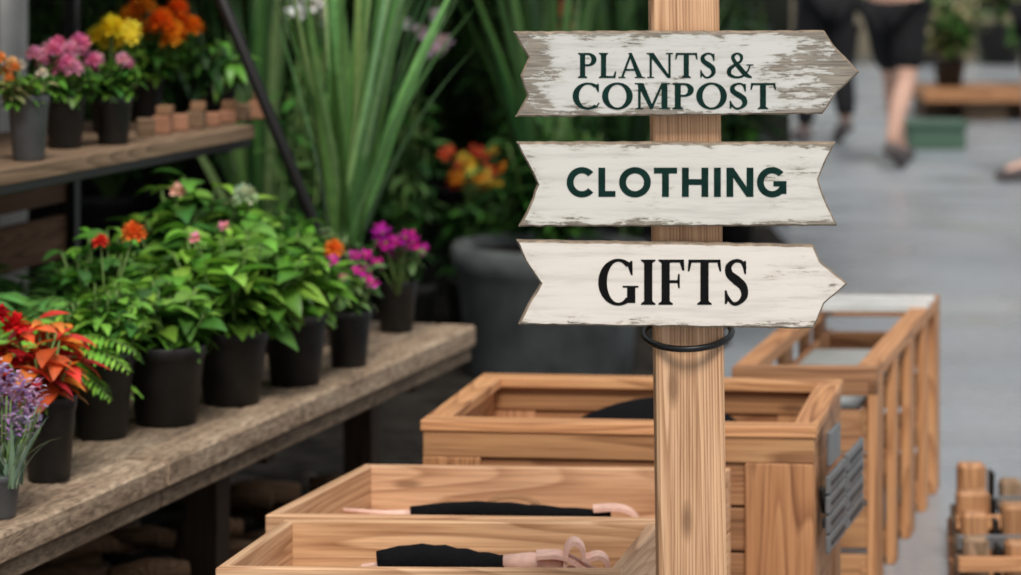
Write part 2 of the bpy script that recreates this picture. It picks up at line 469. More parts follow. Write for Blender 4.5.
def fern(mb, x, y, z, n, L, col, up=(.3, 1.0)):
    for i in range(n):
        th = U(0, 6.283); d = Vector((math.cos(th), math.sin(th), U(*up))).normalized()
        p = Vector((x, y, z)); l = L * U(.7, 1.1); K = 22; pts = [p.copy()]
        for j in range(K):
            d = (d + Vector((0, 0, -.07))).normalized(); p = p + d * l / K; pts.append(p.copy())
            sd = d.cross(Vector((0, 0, 1))).normalized(); t = j / K
            ll = l * .24 * math.sin(math.pi * (t * .85 + .12))
            for sg in (-1, 1):
                mb.leaf(p, sd * sg + d * .5 + Vector((0, 0, U(-.1, .25))), ll, ll * .26, .2, vary(col, .25), seg=2)
        mb.tube(pts, .0016, 'stem', 4, cap=False)
def strap(mb, x, y, z, n, L, W, cols, spread=.5, droop=.45, seg=14, bias=(0, 0)):
    for i in range(n):
        th = U(0, 6.283); k = U(.1, 1) * spread
        d = Vector((math.cos(th) * k + bias[0], math.sin(th) * k + bias[1], 1))
        mb.leaf((x + U(-.03, .03), y + U(-.03, .03), z), d, L * U(.55, 1.08), W * U(.75, 1.2), droop * U(.2, 1.1) * (k / spread + .3), vary(random.choice(cols), .35), seg=seg, straight=True, fold=.35)

BZ = .45
def potted(name, x, y, z, r, h, fn, mat='black_plastic', **k):
    mb = MB(); pot(mb, x, y, z, r, h, mat, **k); fn(mb); return mb.done(name, (x, y, z), recalc=False)

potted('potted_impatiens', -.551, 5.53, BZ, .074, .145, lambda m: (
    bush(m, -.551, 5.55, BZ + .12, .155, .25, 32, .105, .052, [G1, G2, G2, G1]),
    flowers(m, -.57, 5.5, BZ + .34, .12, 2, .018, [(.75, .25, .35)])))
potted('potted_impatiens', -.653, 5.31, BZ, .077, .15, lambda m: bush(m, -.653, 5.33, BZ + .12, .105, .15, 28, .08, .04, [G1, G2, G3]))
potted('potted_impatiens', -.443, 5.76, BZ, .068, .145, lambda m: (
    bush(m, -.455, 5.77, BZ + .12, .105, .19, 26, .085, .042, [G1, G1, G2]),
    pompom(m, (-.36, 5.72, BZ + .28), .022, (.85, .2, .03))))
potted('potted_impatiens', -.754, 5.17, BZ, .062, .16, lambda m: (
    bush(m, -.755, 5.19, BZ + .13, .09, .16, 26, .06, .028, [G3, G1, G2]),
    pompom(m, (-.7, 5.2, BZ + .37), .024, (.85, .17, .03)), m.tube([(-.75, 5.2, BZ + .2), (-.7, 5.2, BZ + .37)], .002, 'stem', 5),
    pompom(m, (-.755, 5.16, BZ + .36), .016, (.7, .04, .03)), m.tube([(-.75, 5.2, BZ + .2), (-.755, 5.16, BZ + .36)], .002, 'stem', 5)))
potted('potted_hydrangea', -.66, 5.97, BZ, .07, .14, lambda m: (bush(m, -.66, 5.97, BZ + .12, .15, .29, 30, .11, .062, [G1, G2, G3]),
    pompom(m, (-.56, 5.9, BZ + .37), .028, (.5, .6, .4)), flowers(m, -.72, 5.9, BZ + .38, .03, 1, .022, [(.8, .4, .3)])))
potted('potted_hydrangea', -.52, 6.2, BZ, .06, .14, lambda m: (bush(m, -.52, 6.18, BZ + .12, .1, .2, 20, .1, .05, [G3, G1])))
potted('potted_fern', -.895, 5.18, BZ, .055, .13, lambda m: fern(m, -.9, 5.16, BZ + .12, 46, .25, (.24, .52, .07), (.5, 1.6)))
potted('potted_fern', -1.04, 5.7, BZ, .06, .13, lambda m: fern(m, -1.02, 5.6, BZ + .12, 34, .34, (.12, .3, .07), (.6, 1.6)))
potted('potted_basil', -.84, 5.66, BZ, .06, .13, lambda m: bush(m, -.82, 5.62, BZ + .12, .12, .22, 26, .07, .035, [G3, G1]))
def coleus(m):
    bush(m, -.8, 4.76, BZ + .13, .085, .15, 22, .075, .034, [(.62, .05, .03), (.85, .24, .04), (.5, .02, .03), (.8, .14, .04)], 8)
    bush(m, -.79, 4.78, BZ + .12, .08, .07, 10, .06, .03, [(.1, .2, .04), (.3, .15, .05)], 6)
    pompom(m, (-.835, 4.72, BZ + .27), .022, (.6, .015, .02)); pompom(m, (-.86, 4.7, BZ + .29), .02, (.55, .01, .02))
potted('potted_coleus', -.786, 4.77, BZ, .048, .145, coleus)
def lav(m):
    for i in range(70):
        th = U(0, 6.283); k = U(0, .065)
        a = Vector((-.812, 4.47, BZ + .06)); q = a + Vector((math.cos(th) * k, math.sin(th) * k, U(.04, .15)))
        m.tube([a, (a + q) / 2 + Vector((math.cos(th), math.sin(th), 0)) * .01, q], .0014, 'stem', 4)
        cc = random.choice([(.42, .26, .5), (.6, .38, .6), (.55, .45, .62)])
        for j in range(9): m.leaf(q + Vector((0, 0, j * .005)), (U(-1, 1), U(-1, 1), .6), .016, .009, .3, vary(cc), 'petal', 2)
    strap(m, -.812, 4.47, BZ + .05, 80, .13, .01, [(.3, .42, .3), (.36, .48, .4), (.2, .3, .18)], .4, .5, 6)
potted('potted_lavender', -.815, 4.47, BZ, .034, .07, lav, 'grey_plastic')
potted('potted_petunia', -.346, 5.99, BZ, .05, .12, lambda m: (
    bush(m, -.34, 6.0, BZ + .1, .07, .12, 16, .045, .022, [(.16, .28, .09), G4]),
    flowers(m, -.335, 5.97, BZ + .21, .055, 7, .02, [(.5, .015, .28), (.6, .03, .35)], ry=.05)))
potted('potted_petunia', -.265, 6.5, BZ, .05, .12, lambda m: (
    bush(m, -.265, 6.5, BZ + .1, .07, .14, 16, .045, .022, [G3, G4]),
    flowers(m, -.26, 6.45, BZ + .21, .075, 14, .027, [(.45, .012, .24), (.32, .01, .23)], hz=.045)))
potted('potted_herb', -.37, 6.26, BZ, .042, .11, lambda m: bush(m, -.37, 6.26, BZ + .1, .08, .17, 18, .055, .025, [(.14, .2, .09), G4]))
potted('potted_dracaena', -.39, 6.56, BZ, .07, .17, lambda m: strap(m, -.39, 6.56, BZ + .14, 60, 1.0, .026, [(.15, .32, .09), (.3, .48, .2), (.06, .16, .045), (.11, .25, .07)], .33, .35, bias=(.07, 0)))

# upper shelf
SZ = .93
potted('potted_geranium', -.926, 5.82, SZ, .045, .11, lambda m: (
    bush(m, -.926, 5.82, SZ + .09, .07, .09, 16, .05, .03, [G3, G1]),
    flowers(m, -.915, 5.82, SZ + .19, .075, 14, .02, [(.75, .2, .38), (.6, .12, .4), (.8, .35, .5)], pompom, .03)))
potted('potted_geranium', -.84, 5.92, SZ, .042, .1, lambda m: (
    bush(m, -.84, 5.92, SZ + .09, .06, .09, 14, .05, .03, [G3, G1]),
    flowers(m, -.84, 5.92, SZ + .17, .04, 4, .018, [(.7, .2, .4), (.8, .4, .5)], pompom, .015)))
potted('potted_marigold', -.95, 5.52, SZ, .042, .13, lambda m: (
    bush(m, -.965, 5.5, SZ + .11, .06, .07, 16, .045, .02, [(.3, .3, .12), G1]),
    flowers(m, -.965, 5.5, SZ + .18, .055, 7, .014, [(.8, .3, .08), (.7, .6, .5), (.7, .45, .2)], pompom, .025)), 'grey_plastic')
potted('potted_marigold', -.86, 6.6, SZ, .046, .11, lambda m: (
    bush(m, -.85, 6.6, SZ + .1, .1, .13, 24, .075, .03, [G3, G1, G2]),
    flowers(m, -.83, 6.55, SZ + .235, .1, 22, .028, [(.95, .22, .01), (.95, .34, .02), (.9, .15, .01)], pompom, .04)))
potted('potted_marigold', -.9, 6.25, SZ, .042, .11, lambda m: (
    bush(m, -.9, 6.25, SZ + .1, .07, .12, 18, .055, .026, [G1, G2]),
    flowers(m, -.89, 6.2, SZ + .22, .055, 12, .025, [(.9, .65, .03), (.95, .75, .08)], pompom, .025)))
potted('potted_ivy', -.7, 6.68, SZ, .05, .1, lambda m: bush(m, -.7, 6.68, SZ + .09, .06, .1, 16, .09, .03, [G3, GD, G1], droop=1.1))
potted('potted_ivy', -1.02, 6.3, SZ, .045, .11, lambda m: bush(m, -1.02, 6.3, SZ + .09, .05, .12, 20, .06, .03, [GD, G3]))
# small wooden blocks
mb = MB()
for i in range(8):
    x = -.8 + i * .028; y = 6.14 + i * .078; h = U(.028, .045); t = U(1.0, 1.6)
    T = Matrix.Translation((x, y, SZ + h / 2)) @ Matrix.Rotation(U(-.3, .3), 4, 'Z')
    mb.box(T, (.04, .04, h), 'terracotta' if i % 3 else 'old_wood', bev=.004, col=(t, t * .9, t * .8))
    if i % 2: mb.box(Matrix.Translation((x + .005, y, SZ + h + .011)) @ Matrix.Rotation(U(-.3, .3), 4, 'Z'), (.034, .034, .022), 'old_wood', bev=.003, col=(1.8, 1.4, 1.1))
mb.done('wooden_blocks')

# background planting
mb = MB()
bx, by = .12, 8.6
mb.lathe([(.0001, 0), (.235, 0), (.25, .02), (.285, .33), (.3, .345), (.305, .40), (.295, .415), (.27, .415), (.26, .38)], (bx, by, 0), 'tub_grey', 48)
mb.lathe([(.268, .38), (.0001, .39)], (bx, by, 0), 'soil')
strap(mb, bx, by, .38, 46, 1.0, .045, [(.06, .14, .04), (.11, .22, .07), GD], .3, .25)
bush(mb, bx, by + .03, .38, .2, .5, 34, .13, .05, [GD, G3])
mb.done('planter_tub')
def bgplant(name, x, y, r, h, fn):
    m = MB(); pot(m, x, y, 0, r, h, 'black_plastic'); fn(m); m.done(name, (x, y, 0), recalc=False)
m = MB()
for i in range(15):
    x = -2.4 + i * .24 + U(-.06, .06); y = U(11.3, 12.4)
    pot(m, x, y, 0, .14, .26); bush(m, x, y, .24, U(.22, .34), U(.9, 1.6), 42, .17, .07, [GD, G3, (.06, .14, .04), (.02, .05, .02)], 8)
m.done('shrub_row', recalc=False)
for i, (x, y) in enumerate([(-.8, 8.9), (-.5, 10.3), (.42, 9.9), (.5, 10.8)]):
    bgplant('potted_palm', x, y, .15, .3, lambda m: strap(m, x, y, .28, 46, U(1.1, 1.35), .045, [(.06, .15, .04), (.18, .32, .11), GD], .4, .4))
for (x, y, z, cols, n, rx) in [(-.12, 9.35, .57, [(.9, .5, .03), (.85, .25, .02), (.9, .6, .1), (.7, .1, .05)], 18, .12), (-.34, 9.15, 1.03, [(.8, .8, .75), (.8, .6, .7)], 10, .12),
                              (.18, 9.4, 1.09, [(.7, .25, .1), (.6, .1, .12)], 6, .07), (-.6, 8.3, 1.17, [(.85, .85, .82)], 9, .09), (.02, 9.7, .8, [(.8, .7, .3), (.7, .7, .6)], 4, .06)]:
    bgplant('potted_lily', x, y, .1, .22, lambda m: (bush(m, x, y, .2, .1, z - .25, 22, .12, .04, [G3, GD, G4]), flowers(m, x, y, z, rx, n, .04, cols, hz=.07)))
mb = MB()
mb.bx(2.9, 6.2, 19.6, 20.6, .14, .22, 'crate_pine', col=(.9, .85, .8)); mb.bx(3.2, 3.5, 19.7, 20.5, 0, .14, 'old_wood'); mb.bx(5.6, 5.9, 19.7, 20.5, 0, .14, 'old_wood'); mb.bx(2.95, 6.1, 20.0, 20.5, 0.0, .14, 'old_wood')
mb.done('wooden_bench')
m = MB()
for i in range(5):
    x = 3.15 + i * .66
    pot(m, x, 20.1, .22, .12, .2, 'terracotta' if i % 2 else 'black_plastic')
    bush(m, x, 20.1, .4, .24, .6, 30, .2, .08, [G3, (.3, .34, .14), G4, (.42, .36, .2)], 7)
m.done('shrub_row', recalc=False)
m = MB()
for i in range(7):
    x = 1.6 + i * .8
    pot(m, x, 27.5, 0, .25, .4); bush(m, x, 27.5, .38, .5, 1.5, 50, .3, .14, [GD, G3, (.25, .25, .12)], 8)
m.done('shrub_row', recalc=False)
mb = MB(); mb.bx(2.45, 2.8, 17.2, 17.5, 0, .16, 'green_box', bev=.01); mb.bx(2.43, 2.82, 17.18, 17.52, .14, .17, 'green_box', bev=.005); mb.done('plastic_crate')

# ------------------------------------------------------------------ crates
def shearM(o, wv, dv):
    W = Vector((wv[0], wv[1], 0)); D = Vector((dv[0], dv[1], 0)); lw, ld = W.length, D.length
    W.normalize(); D.normalize()
    return Matrix(((W.x, D.x, 0, o[0]), (W.y, D.y, 0, o[1]), (0, 0, 1, 0), (0, 0, 0, 1))), lw, ld
def open_crate(name, o, wv, dv, ztop, zfl, t=.018):
    M, w_, d_ = shearM(o, wv, dv); m = MB(); P = 'pale_pine'
    z = ztop; hb = .108
    while z > .02:
        z0 = max(0, z - hb)
        cc = U(.9, 1.08)
        m.bx(0, w_, 0, t, z0, z, P, M=M, col=(cc, cc * .97, cc * .94)); m.bx(0, w_, d_ - t, d_, z0, z, P, M=M)
        m.bx(0, t, t, d_ - t, z0, z, P, M=M); m.bx(w_ - t, w_, t, d_ - t, z0, z, P, M=M)
        z = z0 - .004
    m.bx(t, w_ - t, t, d_ - t, zfl - .012, zfl, P, M=M, col=(.85, .78, .7))
    return m.done(name)
open_crate('wooden_crate', (-.439, 4.161), (.603, -.016), (.0765, .342), .44, .345)
open_crate('wooden_crate', (-.3975, 4.533), (.645, -.035), (.14, .427), .44, .345)
M, cw, cd = shearM((-.1616, 5.0), (.700, -.075), (.108, .52))
m = MB(); P = 'crate_pine'; zt = .511
rw = .046
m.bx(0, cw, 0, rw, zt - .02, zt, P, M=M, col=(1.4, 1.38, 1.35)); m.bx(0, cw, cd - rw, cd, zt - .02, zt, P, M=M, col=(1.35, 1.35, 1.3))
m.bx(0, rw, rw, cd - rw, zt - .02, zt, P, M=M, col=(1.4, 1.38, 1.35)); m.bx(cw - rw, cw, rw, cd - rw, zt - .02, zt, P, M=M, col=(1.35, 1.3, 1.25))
m.bx(.004, cw - .004, .004, .03, zt - .066, zt - .02, P, M=M)
m.bx(.004, cw - .004, cd - .03, cd - .004, zt - .066, zt - .02, P, M=M)
m.bx(.004, .03, .03, cd - .03, zt - .066, zt - .02, P, M=M); m.bx(cw - .03, cw - .004, .03, cd - .03, zt - .066, zt - .02, P, M=M)
for (x0, x1) in ((.004, .108), (cw - .126, cw - .004)):
    m.bx(x0, x1, .002, .026, 0, zt - .066, P, M=M, col=(1.0, .93, .85)); m.bx(x0, x1, cd - .026, cd - .002, 0, zt - .066, P, M=M)
for y0 in (.027, cd - .1):
    m.bx(.004, .026, y0, y0 + .073, 0, zt - .066, P, M=M); m.bx(cw - .026, cw - .004, y0, y0 + .073, 0, zt - .066, P, M=M)
z = zt - .068
while z > .03:
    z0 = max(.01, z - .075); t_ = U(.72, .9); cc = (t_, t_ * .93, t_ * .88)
    m.bx(.1, cw - .12, .012, .024, z0, z, P, M=M, col=cc); m.bx(.1, cw - .12, cd - .024, cd - .012, z0, z, P, M=M, col=cc)
    m.bx(.01, .02, .1, cd - .1, z0, z, P, M=M, col=cc); m.bx(cw - .02, cw - .01, .1, cd - .1, z0, z, P, M=M, col=cc)
    z = z0 - .005
m.bx(.02, cw - .02, .025, cd - .025, .37, .382, P, M=M, col=(.8, .75, .7))
m.done('wooden_planter_box')
m = MB()
p0 = Vector((.557, 4.94, 0)); p1 = Vector((.668, 5.33, 0)); dv = (p1 - p0)
A = dv.to_track_quat('X', 'Z').to_matrix().to_4x4(); A = Matrix.Translation(p0) @ A
L = dv.length
for c in range(2):
    for r in range(4):
        z0 = .285 + r * .035
        m.bx(c * L * .52, c * L * .52 + L * .46, -.006, .002, z0, z0 + .031, 'grey_metal', M=A, bev=.003)
        m.bx(c * L * .52 + .02, c * L * .52 + L * .4, -.008, -.006, z0 + .012, z0 + .018, 'black_metal', M=A)
m.bx(.0, L, .002, .008, .33, .345, 'black_metal', M=A); m.bx(.0, L, .002, .008, .38, .395, 'black_metal', M=A)
m.bx(.05, .16, .0, .008, .43, .49, 'grey_metal', M=A, bev=.003)
m.beam((.555, 5.0, .39), (.56, 5.0, .345), .02, .01, 'black_metal')
m.done('label_holder')

# slatted crate at right
M, w2, d2 = shearM((.46, 5.82), (.30, -.01), (.304, 1.13)); m = MB(); P = 'crate_pine'; zt = .476
def ss(*a, **k): m.bx(*a, P, M=M, **k)
ss(0, w2, 0, .03, zt - .06, zt); ss(0, w2, d2 - .035, d2, zt - .05, zt)
ss(w2 - .045, w2, .03, d2 - .035, zt - .03, zt, col=(1.3, 1.25, 1.2)); ss(0, .045, .03, d2 - .035, zt - .03, zt, col=(1.2, 1.15, 1.1))
for y0, y1 in ((.0, .11), (.3, .36), (.56, .66), (.86, .92), (d2 - .1, d2)):
    ss(w2 - .02, w2, y0, y1, 0, zt - .03, col=(1.25, 1.2, 1.12)); ss(0, .02, y0, y1, 0, zt - .03)
for z0 in (.02, .2, .34): ss(w2 - .034, w2 - .021, 0, d2, z0, z0 + .05); ss(.021, .034, 0, d2, z0, z0 + .05)
for z0 in (.0, .1, .2, .3): ss(.02, w2 - .02, .002, .02, z0, z0 + .085); ss(.02, w2 - .02, d2 - .02, d2 - .002, z0, z0 + .085)
m.bx(.035, w2 - .05, .05, d2 - .3, .37, .385, 'pale_board', M=M); m.bx(.03, w2 + .0, d2 - .25, d2 - .2, zt - .01, zt + .012, 'white_metal', M=M); m.bx(.03, w2, d2 - .14, d2 - .1, zt - .01, zt + .012, 'white_metal', M=M)
m.done('slatted_crate')

# low pallet of pegs
m = MB(); P = 'crate_pine'
for r in range(4):
    y = 5.72 + r * .2
    for k in range(5):
        x = .95 + r * .03 + k * .088
        h = U(.13, .18); w3 = U(.025, .036); t = U(.8, 1.2)
        gr = R() < .45
        if gr: m.bx(x - w3, x + w3, y - .022, y + .022, .05, h, 'old_wood', bev=.008, col=(2.3, 2.2, 2.1))
        else: m.bx(x - w3, x + w3, y - .022, y + .022, .05, h, P, bev=.008, col=(t, t, t))
        m.bx(x + .04, x + .05, y - .02, y + .02, .05, h * .9, 'black_metal')
    m.bx(.9 + r * .03, 1.38 + r * .03, y - .03, y + .03, 0, .05, P); m.bx(.91 + r * .03, 1.37 + r * .03, y - .036, y - .022, .08, .11, 'grey_metal' if r % 2 else P, col=(1.5, 1.5, 1.5))
for x in (.93, 1.15, 1.34): m.beam((x, 5.68, .055), (x + .1, 6.4, .055), .05, .03, 'old_wood')
m.done('wooden_pallet')

# ------------------------------------------------------------------ crate contents
m = MB()
def tool(m, xa, xb, y, z, r=.016):
    n = 12; pts = []; rad = []
    for i in range(n + 1):
        t = i / n; pts.append((xa + (xb - xa) * t, y + .004 * math.sin(t * 7), z + .004 * math.sin(t * 5))); rad.append(r * (.55 + .6 * math.sin(math.pi * min(1, t * .8 + .15))) * (1 + .06 * math.sin(t * 40)))
    m.tube(pts, rad, 'black_cloth', 14)
def ribbon(m, pts, w, th, mat):
    vs = []; fs = []
    P = [Vector(p) for p in pts]
    # smooth the polyline
    for _ in range(2):
        Q = [P[0]]
        for i in range(len(P) - 1): Q += [P[i].lerp(P[i + 1], .25), P[i].lerp(P[i + 1], .75)]
        P = Q + [P[-1]]
    for i, p in enumerate(P):
        t = (P[min(i + 1, len(P) - 1)] - P[max(i - 1, 0)]).normalized(); n_ = Vector((-t.z, 0, t.x)).normalized() * th; y_ = Vector((0, w / 2, 0))
        vs += [p - y_ - n_, p + y_ - n_, p + y_ + n_, p - y_ + n_]
    for i in range(len(P) - 1):
        a = i * 4
        for k in range(4): fs.append([a + k, a + (k + 1) % 4, a + 4 + (k + 1) % 4, a + 4 + k])
    fs += [[0, 1, 2, 3], [len(vs) - 4 + k for k in range(4)]]
    m.add(vs, fs, mat, smooth=False)
tool(m, -.205, .0, 4.31, .415, .02)
ribbon(m, [(-.23, 4.33, .402), (-.2, 4.32, .408), (-.17, 4.31, .41)], .02, .003, 'tan_leather')
m.tube([(-.01, 4.31, .413), (.03, 4.305, .415), (.08, 4.3, .413)], [.013, .016, .014], 'tan_leather', 14)
ribbon(m, [(.04, 4.3, .428), (.07, 4.3, .43), (.09, 4.3, .424), (.12, 4.3, .405), (.15, 4.3, .395)], .045, .003, 'tan_leather')
ribbon(m, [(.08, 4.3, .40), (.085, 4.3, .42), (.085, 4.3, .44), (.098, 4.3, .452), (.112, 4.3, .44), (.112, 4.3, .42), (.135, 4.3, .43), (.15, 4.3, .42), (.148, 4.3, .4)], .04, .0035, 'tan_leather')
m.tube([(-.1, 4.31, .345), (-.1, 4.31, .405)], .03, 'black_cloth', 12); m.tube([(.1, 4.31, .345), (.1, 4.3, .405)], .02, 'tan_leather', 12)
m.done('gardening_glove')
m = MB()
tool(m, -.17, .17, 4.75, .398, .013)
m.tube([(-.285, 4.78, .396), (-.22, 4.765, .394), (-.165, 4.75, .395)], [.004, .005, .008], 'tan_leather', 10)
ribbon(m, [(.14, 4.75, .405), (.18, 4.75, .408), (.205, 4.745, .402), (.216, 4.745, .388)], .04, .003, 'tan_leather')
ribbon(m, [(-.045, 4.77, .402), (-.025, 4.77, .42), (.02, 4.77, .422), (.05, 4.77, .406)], .02, .003, 'crate_pine')
m.tube([(-.08, 4.75, .345), (-.08, 4.75, .395)], .02, 'black_cloth', 12); m.tube([(.1, 4.75, .345), (.1, 4.75, .395)], .02, 'black_cloth', 12)
m.done('gardening_glove')
m = MB(); m.blob((.27, 5.25, .428), .1, 'black_cloth', 4, .1, (1.7, .8, .8)); m.done('black_bag')

# ------------------------------------------------------------------ signpost
SP = empty('signpost', (.2455, 3.7, 0))
def par(o):
    o.parent = SP; o.matrix_parent_inverse = SP.matrix_world.inverted(); return o
SP.matrix_world = Matrix.Translation((.2455, 3.7, 0)); bpy.context.view_layer.update()
m = MB(); PM = Matrix.Translation((.2455, 3.7, 0)) @ Matrix.Rotation(-.0132, 4, 'Y')
m.box(PM @ Matrix.Translation((0, 0, .95)), (.089, .089, 1.9), 'fir_post', bev=.004, col=(1, 1, 1))
m.box(PM @ Matrix.Translation((0, 0, 1.905)), (.1, .1, .02), 'fir_post', bev=.006, axis=0)
m.box(PM @ Matrix.Translation((0, 0, .015)), (.3, .06, .03), 'fir_post'); m.box(PM @ Matrix.Translation((0, 0, .015)), (.06, .3, .03), 'fir_post')
par(m.done('post'))
m = MB(); rc = PM @ Vector((0, 0, .858)); pts = []
for i in range(65):
    a = 2 * math.pi * i / 64
    pts.append(rc + Vector((.058 * math.cos(a), .066 * math.sin(a), .012 * math.sin(a) + .003 * math.cos(a))))
m.tube(pts, .0044, 'rubber', 10, cap=False); par(m.done('cable_ring'))

K = .0013
def inset(poly, d):
    out = []; n = len(poly)
    for i in range(n):
        p0, p1, p2 = Vector(poly[i - 1]), Vector(poly[i]), Vector(poly[(i + 1) % n])
        e1 = (p1 - p0).normalized(); e2 = (p2 - p1).normalized()
        n1 = Vector((e1.y, -e1.x)); n2 = Vector((e2.y, -e2.x))
        b = (n1 + n2); b = b / max(.3, b.length_squared) * 2
        out.append(p1 + b * d)
    return out
def board(name, cx, cz, poly, mat, y0=3.628):
    pts = []
    for i in range(len(poly)):
        a = Vector(poly[i]); b = Vector(poly[(i + 1) % len(poly)]); k = max(1, int((b - a).length / 7))
        for j in range(k):
            p = a.lerp(b, j / k)
            if j: p += Vector((U(-.45, .45), U(-.45, .45)))
            pts.append(p * K)
    ins = inset(pts, .0022); n = len(pts)
    m = MB()
    def V(p, y): return Vector((cx + p[0], y, cz + p[1]))
    m.add([V(p, y0) for p in ins], [list(range(n))], mat)
    vs = [V(p, y0) for p in ins] + [V(p, y0 + .0022) for p in pts] + [V(p, y0 + .02) for p in pts]
    fs = []
    for i in range(n):
        j = (i + 1) % n; fs += [[i, j, n + j, n + i], [n + i, n + j, 2 * n + j, 2 * n + i]]
    fs.append([2 * n + i for i in range(n)])
    m.add(vs, fs, 'sign_edge')
    return par(m.done(name, (cx, y0, cz)))

# --- letter shapes (unit cap height)
def Rr(x0, y0, x1, y1): return [[(x0, y0), (x1, y0), (x1, y1), (x0, y1)]]
def ARC(cx, cy, rx, ry, wx, wy, a0, a1, n=28):
    o = []
    def P(a, rx, ry): a = math.radians(a); return (cx + rx * math.cos(a), cy + ry * math.sin(a))
    for i in range(n):
        a = a0 + (a1 - a0) * i / n; b = a0 + (a1 - a0) * (i + 1) / n
        o.append([P(a, rx, ry), P(b, rx, ry), P(b, rx - wx, ry - wy), P(a, rx - wx, ry - wy)])
    return o
def STR(ctrl, ws, n=40):
    pts = [Vector(c) for c in ctrl]; P = [pts[0] * 2 - pts[1]] + pts + [pts[-1] * 2 - pts[-2]]
    W = [ws[0]] + list(ws) + [ws[-1]]
    cen = []; wd = []
    segs = len(pts) - 1; per = max(3, n // segs)
    for s_ in range(segs):
        for k in range(per + (1 if s_ == segs - 1 else 0)):
            t = k / per; a, b, c, d = P[s_:s_ + 4]
            cen.append(.5 * ((2 * b) + (c - a) * t + (2 * a - 5 * b + 4 * c - d) * t * t + (-a + 3 * b - 3 * c + d) * t ** 3))
            wd.append(W[s_ + 1] * (1 - t) + W[s_ + 2] * t)
    L_ = []; R_ = []
    for i, p in enumerate(cen):
        tg = (cen[min(i + 1, len(cen) - 1)] - cen[max(i - 1, 0)]).normalized(); nn = Vector((-tg.y, tg.x)) * wd[i] / 2
        L_.append(p + nn); R_.append(p - nn)
    return [[tuple(L_[i]), tuple(L_[i + 1]), tuple(R_[i + 1]), tuple(R_[i])] for i in range(len(cen) - 1)]
def serif(c, T=.18, t=.08, s=.045):
    e = .07; q = T / .15
    def stem(x, w=T, top=True, bot=True):
        o = Rr(x, 0, x + w, 1)
        if bot: o += [[(x - e, 0), (x + w + e, 0), (x + w + e, s * .7), (x + w, s * 2), (x, s * 2), (x - e, s * .7)]]
        if top: o += [[(x - e, 1), (x - e, 1 - s * .7), (x, 1 - s * 2), (x + w, 1 - s * 2), (x + w + e, 1 - s * .7), (x + w + e, 1)]]
        return o
    if c == 'P': return stem(.08) + ARC(.36, .735, .29, .265, T, t, -90, 90) + Rr(.15, .47, .365, .47 + t) + Rr(.15, 1 - t, .365, 1), .66
    if c == 'L': return stem(.08) + Rr(.08, 0, .56, t) + [[(.5, 0), (.58, 0), (.61, .26), (.56, .26), (.5, .06)]], .62
    if c == 'I': return stem(.08), .16 + T
    if c == 'F': return stem(.08) + Rr(.08, 1 - t, .58, 1) + [[(.5, 1), (.595, 1), (.605, .76), (.555, .76), (.5, .93)]] + Rr(.2, .48, .48, .48 + t) + [[(.44, .53), (.46, .68), (.5, .68), (.5, .37), (.46, .37)]], .62
    if c == 'T': return stem(.3, top=False) + Rr(.03, 1 - t, .76, 1) + [[(.03, 1), (.1, 1), (.1, .93), (.05, .74), (.01, .74)], [(.76, 1), (.69, 1), (.69, .93), (.74, .74), (.78, .74)]], .79
    if c == 'A': return [[(.08, 0), (.08 + t, 0), (.46, .93), (.40, 1)], [(.34, 1), (.46, 1), (.84, 0), (.84 - T * 1.05, 0)]] + Rr(.2, .29, .66, .29 + t * .9) + Rr(.0, 0, .24, s) + Rr(.56, 0, .91, s), .91
    if c == 'N': return Rr(.1, 0, .1 + t, 1) + [[(.02, 1), (.06 + T, 1), (.83, 0), (.72, 0)]] + Rr(.745, 0, .745 + t, 1) + Rr(.02, 0, .26, s) + Rr(.66, 1 - s, .91, 1) + Rr(0, 1 - s, .12, 1), .91
    if c == 'M': return Rr(.1, 0, .1 + t, 1) + [[(.06, 1), (.08 + T, 1), (.56, .05), (.46, 0)], [(.46, 0), (.53, .0), (.87, 1), (.8, 1), (.48, .1)]] + Rr(.8, 0, .8 + T, 1) + Rr(.02, 0, .26, s) + Rr(.73, 0, 1.06, s) + Rr(.0, 1 - s, .15, 1) + Rr(.85, 1 - s, 1.06, 1), 1.06
    if c == 'O': return ARC(.46, .5, .46, .52, T * 1.05, t, 0, 360, 48), .92
    if c in 'CG':
        o = ARC(.46, .5, .46, .52, T * 1.05, t, 48, 312, 40) + [[(.735, .97), (.785, .97), (.79, .66), (.75, .66), (.68, .84)]]
        if c == 'C': return o + [[(.755, .13), (.73, .18), (.71, .1), (.78, .26), (.81, .22)]], .82
        return o + Rr(.66, .04, .66 + T, .42) + Rr(.56, .42 - s, .92, .42), .92
    if c == 'S': return STR([(.49, .8), (.4, .95), (.24, .965), (.11, .85), (.13, .68), (.29, .54), (.44, .4), (.47, .2), (.35, .05), (.2, .03), (.06, .2)],
                            [.06 * q, .06 * q, .065 * q, .11 * q, .14 * q, .165 * q, .15 * q, .12 * q, .07 * q, .06 * q, .06 * q], 60) + [[(.46, .97), (.51, .97), (.51, .68), (.47, .68), (.43, .84)], [(.02, .02), (.06, .02), (.12, .14), (.06, .32), (.02, .32)]], .57
    if c == '&': return STR([(.8, .5), (.72, .28), (.55, .08), (.32, .03), (.1, .14), (.1, .35), (.28, .52), (.48, .68), (.5, .88), (.36, .98), (.22, .88), (.25, .7), (.45, .4), (.66, .13), (.86, .02)],
                            [.05, .06, .08, .09, .14, .15, .1, .09, .11, .07, .12, .13, .17, .17, .07], 90) + Rr(.68, .5, .92, .5 + s), .98
